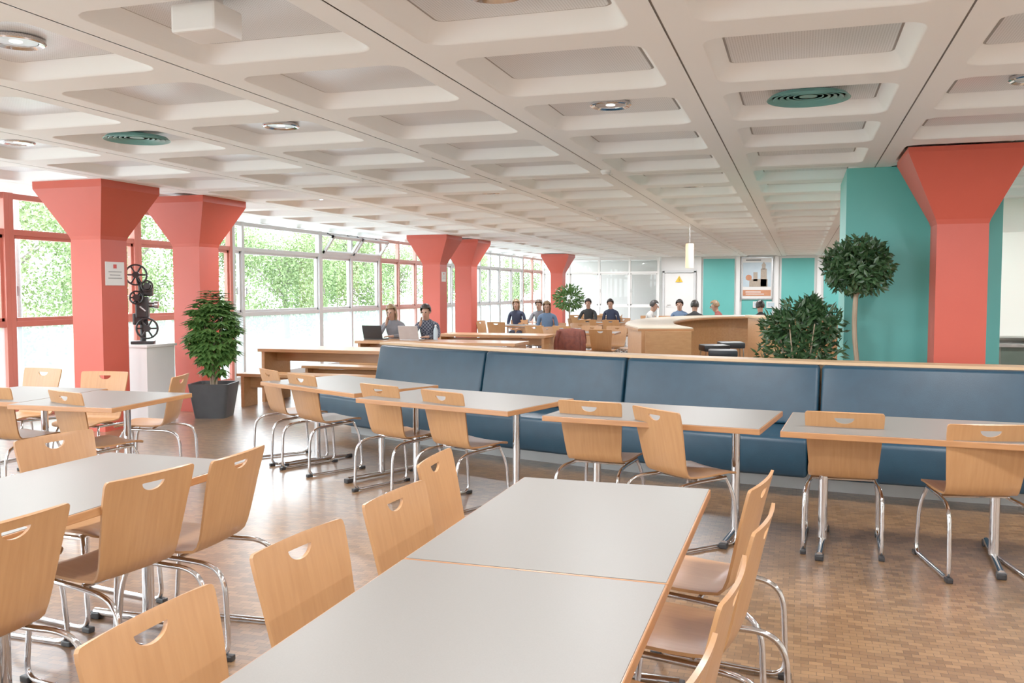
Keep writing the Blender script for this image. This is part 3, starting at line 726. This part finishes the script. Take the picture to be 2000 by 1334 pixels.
PP=[(-6.60,21.25,182,'shirtn','hairl','person with blonde hair seated at a distant table',True),
(-6.0,21.25,175,'shirtg','hairm','seated person in grey at a distant table',False),
(-5.35,19.5,190,'shirtb','hairl','person in a light blue jacket seated at a table',True),
(-5.3,23.45,180,'shirtk','hairb','dark-haired person in black seated at a table',False),
(-4.7,23.5,175,'shirtn','hairb','dark-haired person in navy seated at a table',False),
(-3.4,21.0,-90,'shirtw','hairb','man in a pale shirt seated in profile',False),
(-2.72,21.85,180,'shirtb','hairb','person in blue shirt seated facing the table',False),
(-2.2,20.2,5,'shirtk','hairb','dark-haired person in black seated at the table',False),
(-1.65,21.05,90,'shirtr','hairl','person with light hair seated at the table',False),
(-.75,19.6,20,'shirtk','hairb','dark-haired person in black behind the bar',False)]
for i,(x,y,a,s,h,l,lh) in enumerate(PP):
    person(x,y,a,s,h,l,'table' if i%2 else 'lap',8+3*(i%3),lh)
    clone(CH,(x,y+0,0),a,None,'chairs at the distant tables')
put_chair(-3.95,16.05,75,'chairs at the distant tables','beech plywood chair with a coat over its back')
r=root('coat','rust brown coat draped over a chair back','coat',(-3.95+.29*math.cos(math.radians(75)),16.05+.29*math.sin(math.radians(75)),-.02),-15)
bm=bmesh.new(); prof=[(-.36,.30),(-.37,.5),(-.36,.7),(-.335,.86),(-.305,.905),(-.265,.89),(-.235,.8),(-.2,.62)]
rows=[]
for y,z in prof:
    rows.append([bm.verts.new(((-.26+.52*k/12)*(1+.1*(.9-z)),y+.014*math.sin(k*1.9+z*5),z-.03*abs(-1+2*k/12))) for k in range(13)])
for a,b in zip(rows[:-1],rows[1:]):
    for k in range(12): bm.faces.new((a[k],a[k+1],b[k+1],b[k]))
o=mk('cloth',bm,M['coat'],r,True); m=o.modifiers.new('s','SOLIDIFY'); m.thickness=.014; m=o.modifiers.new('u','SUBSURF'); m.levels=1; bake(o)
for s in (-1,1):
    bm=bmesh.new(); tube(bm,fillet([(s*.24,-.34,.84),(s*.29,-.37,.6),(s*.27,-.36,.33)],.1),.045,10); mk('sleeve',bm,M['coat'],r,True)
kill(CH)
def laptop(x,y,rz,m,lab):
    r=root('laptop',lab,'laptop',(x,y,.753),rz)
    box('base',(0,0,.009),(.34,.23,.018),m,r,.004)
    rot=Matrix.Rotation(math.radians(18),4,'X')
    box('lid',Vector((0,-.115,.018))+rot@Vector((0,0,.115)),(.34,.01,.23),m,r,.004,rot)
    box('screen',Vector((0,-.115,.018))+rot@Vector((0,.006,.115)),(.31,.002,.2),M['screen'],r,0,rot)
    box('keyboard',(0,.01,.0185),(.3,.12,.002),M['black'],r,0)
laptop(-6.62,13.50,0,M['black'],'open black laptop on the beech table')
laptop(-5.98,13.50,0,M['silver'],'open silver laptop on the beech table')
r=root('water_bottle','clear plastic water bottle on the beech table','bottle',(-5.62,13.62,.753))
bm=bmesh.new(); lathe(bm,[(.0,0),(.035,0),(.035,.16),(.014,.21),(.014,.225)],16); mk('bottle_body',bm,M['sky'],r,True)
bm=bmesh.new(); lathe(bm,[(.0,.225),(.016,.225),(.016,.245),(.0,.245)],12); mk('cap',bm,M['white'],r,True)
# ---------------------------------------------------------------- outside
bm=bmesh.new(); abox(bm,(-53,25,-.35),(77,140,.1)); mk('ground',bm,M['grass'],kind='structure',label='green lawn outside')
bm=bmesh.new(); abox(bm,(-11.8,25,-.34),(5.4,140,.12)); mk('ground_bounce',bm,M['bounce'],kind='structure',label='added pale ground strip bouncing daylight up to the ceiling')  # pale strip added outside to reflect daylight up onto the ceiling
def tree(h,cr,n):
    r=root('tree','leafy green tree on the lawn outside','tree',group='trees outside the windows')
    bm=bmesh.new(); tube(bm,[(0,0,-.3),(.1,.05,h*.4),(-.05,.1,h*.75)],.14,8,r_end=.06)
    for k in range(8):
        a=k*.8; z=h*(.35+.05*k); tube(bm,[(.05,.05,z),(cr*.6*math.cos(a),cr*.6*math.sin(a),z+cr*.5)],.05,5,r_end=.015)
    mk('trunk',bm,M['treebark'],r)
    lv=[]
    blobs=[(Vector((random.uniform(-.6,.6)*cr,random.uniform(-.6,.6)*cr,h*.6+random.uniform(-.75,.5)*cr)),cr*random.uniform(.3,.5)) for _ in range(18)]
    for k in range(n):
        c,b=random.choice(blobs); d=rdir(); lv.append((c+d*b*random.uniform(.3,1.1),rdir(),rdir(),random.uniform(.09,.15),random.uniform(.06,.09)))
    leafmesh('foliage',lv,M['treeleaf'],r)
    return r
A=tree(5.2,2.6,14000); B=tree(4.4,2.7,14000)
pos=[(-19,2),(-20.5,9.5),(-18.5,16.5),(-21,24),(-19,31),(-20.5,39),(-19,48),(-21,57),(-28,5.5),(-29,14),(-29,22),(-28,31),(-29,40),(-28,50),(-29,62),(-21,68)]
for i,(x,y) in enumerate(pos):
    s=random.uniform(.9,1.05)*(1.2 if x<-25 else 1)
    clone(A if i%2 else B,(x,y,-.3),random.uniform(0,360),scale=(s,s,s))
kill(A); kill(B)
r=root('lamp_post','grey metal lamp post on the lawn outside','lamp post',(-12.3,11.8,-.28))
bm=bmesh.new(); tube(bm,[(0,0,0),(0,0,5)],.07,12,r_end=.05); mk('pole',bm,M['alu'],r,True)
bm=bmesh.new(); lathe(bm,[(.05,5),(.25,5.05),(.28,5.15),(.05,5.3)],20); mk('lamp_head',bm,M['alu'],r,True)
# ---------------------------------------------------------------- world and camera
w=bpy.data.worlds.new('World'); SC.world=w; w.use_nodes=True; nt=w.node_tree; bg=nt.nodes['Background']
tc=nt.nodes.new('ShaderNodeTexCoord'); sp=nt.nodes.new('ShaderNodeSeparateXYZ'); rp=nt.nodes.new('ShaderNodeValToRGB')
nt.links.new(tc.outputs['Generated'],sp.inputs[0]); nt.links.new(sp.outputs['Z'],rp.inputs[0])
rp.color_ramp.elements[0].color=(.88,.95,1,1); rp.color_ramp.elements[1].color=(.80,.91,1,1)
nt.links.new(rp.outputs[0],bg.inputs[0]); bg.inputs[1].default_value=6.5
cam=bpy.data.cameras.new('Camera'); co=bpy.data.objects.new('Camera',cam); link(co)
cam.sensor_width=36; cam.lens=31.86; cam.clip_end=500
co.location=(0,0,1.55); co.rotation_euler=(math.radians(90-3.2),0,math.radians(17.6)); SC.camera=co
SC.view_settings.view_transform='Standard'; SC.view_settings.exposure=0.8; SC.view_settings.gamma=1.25
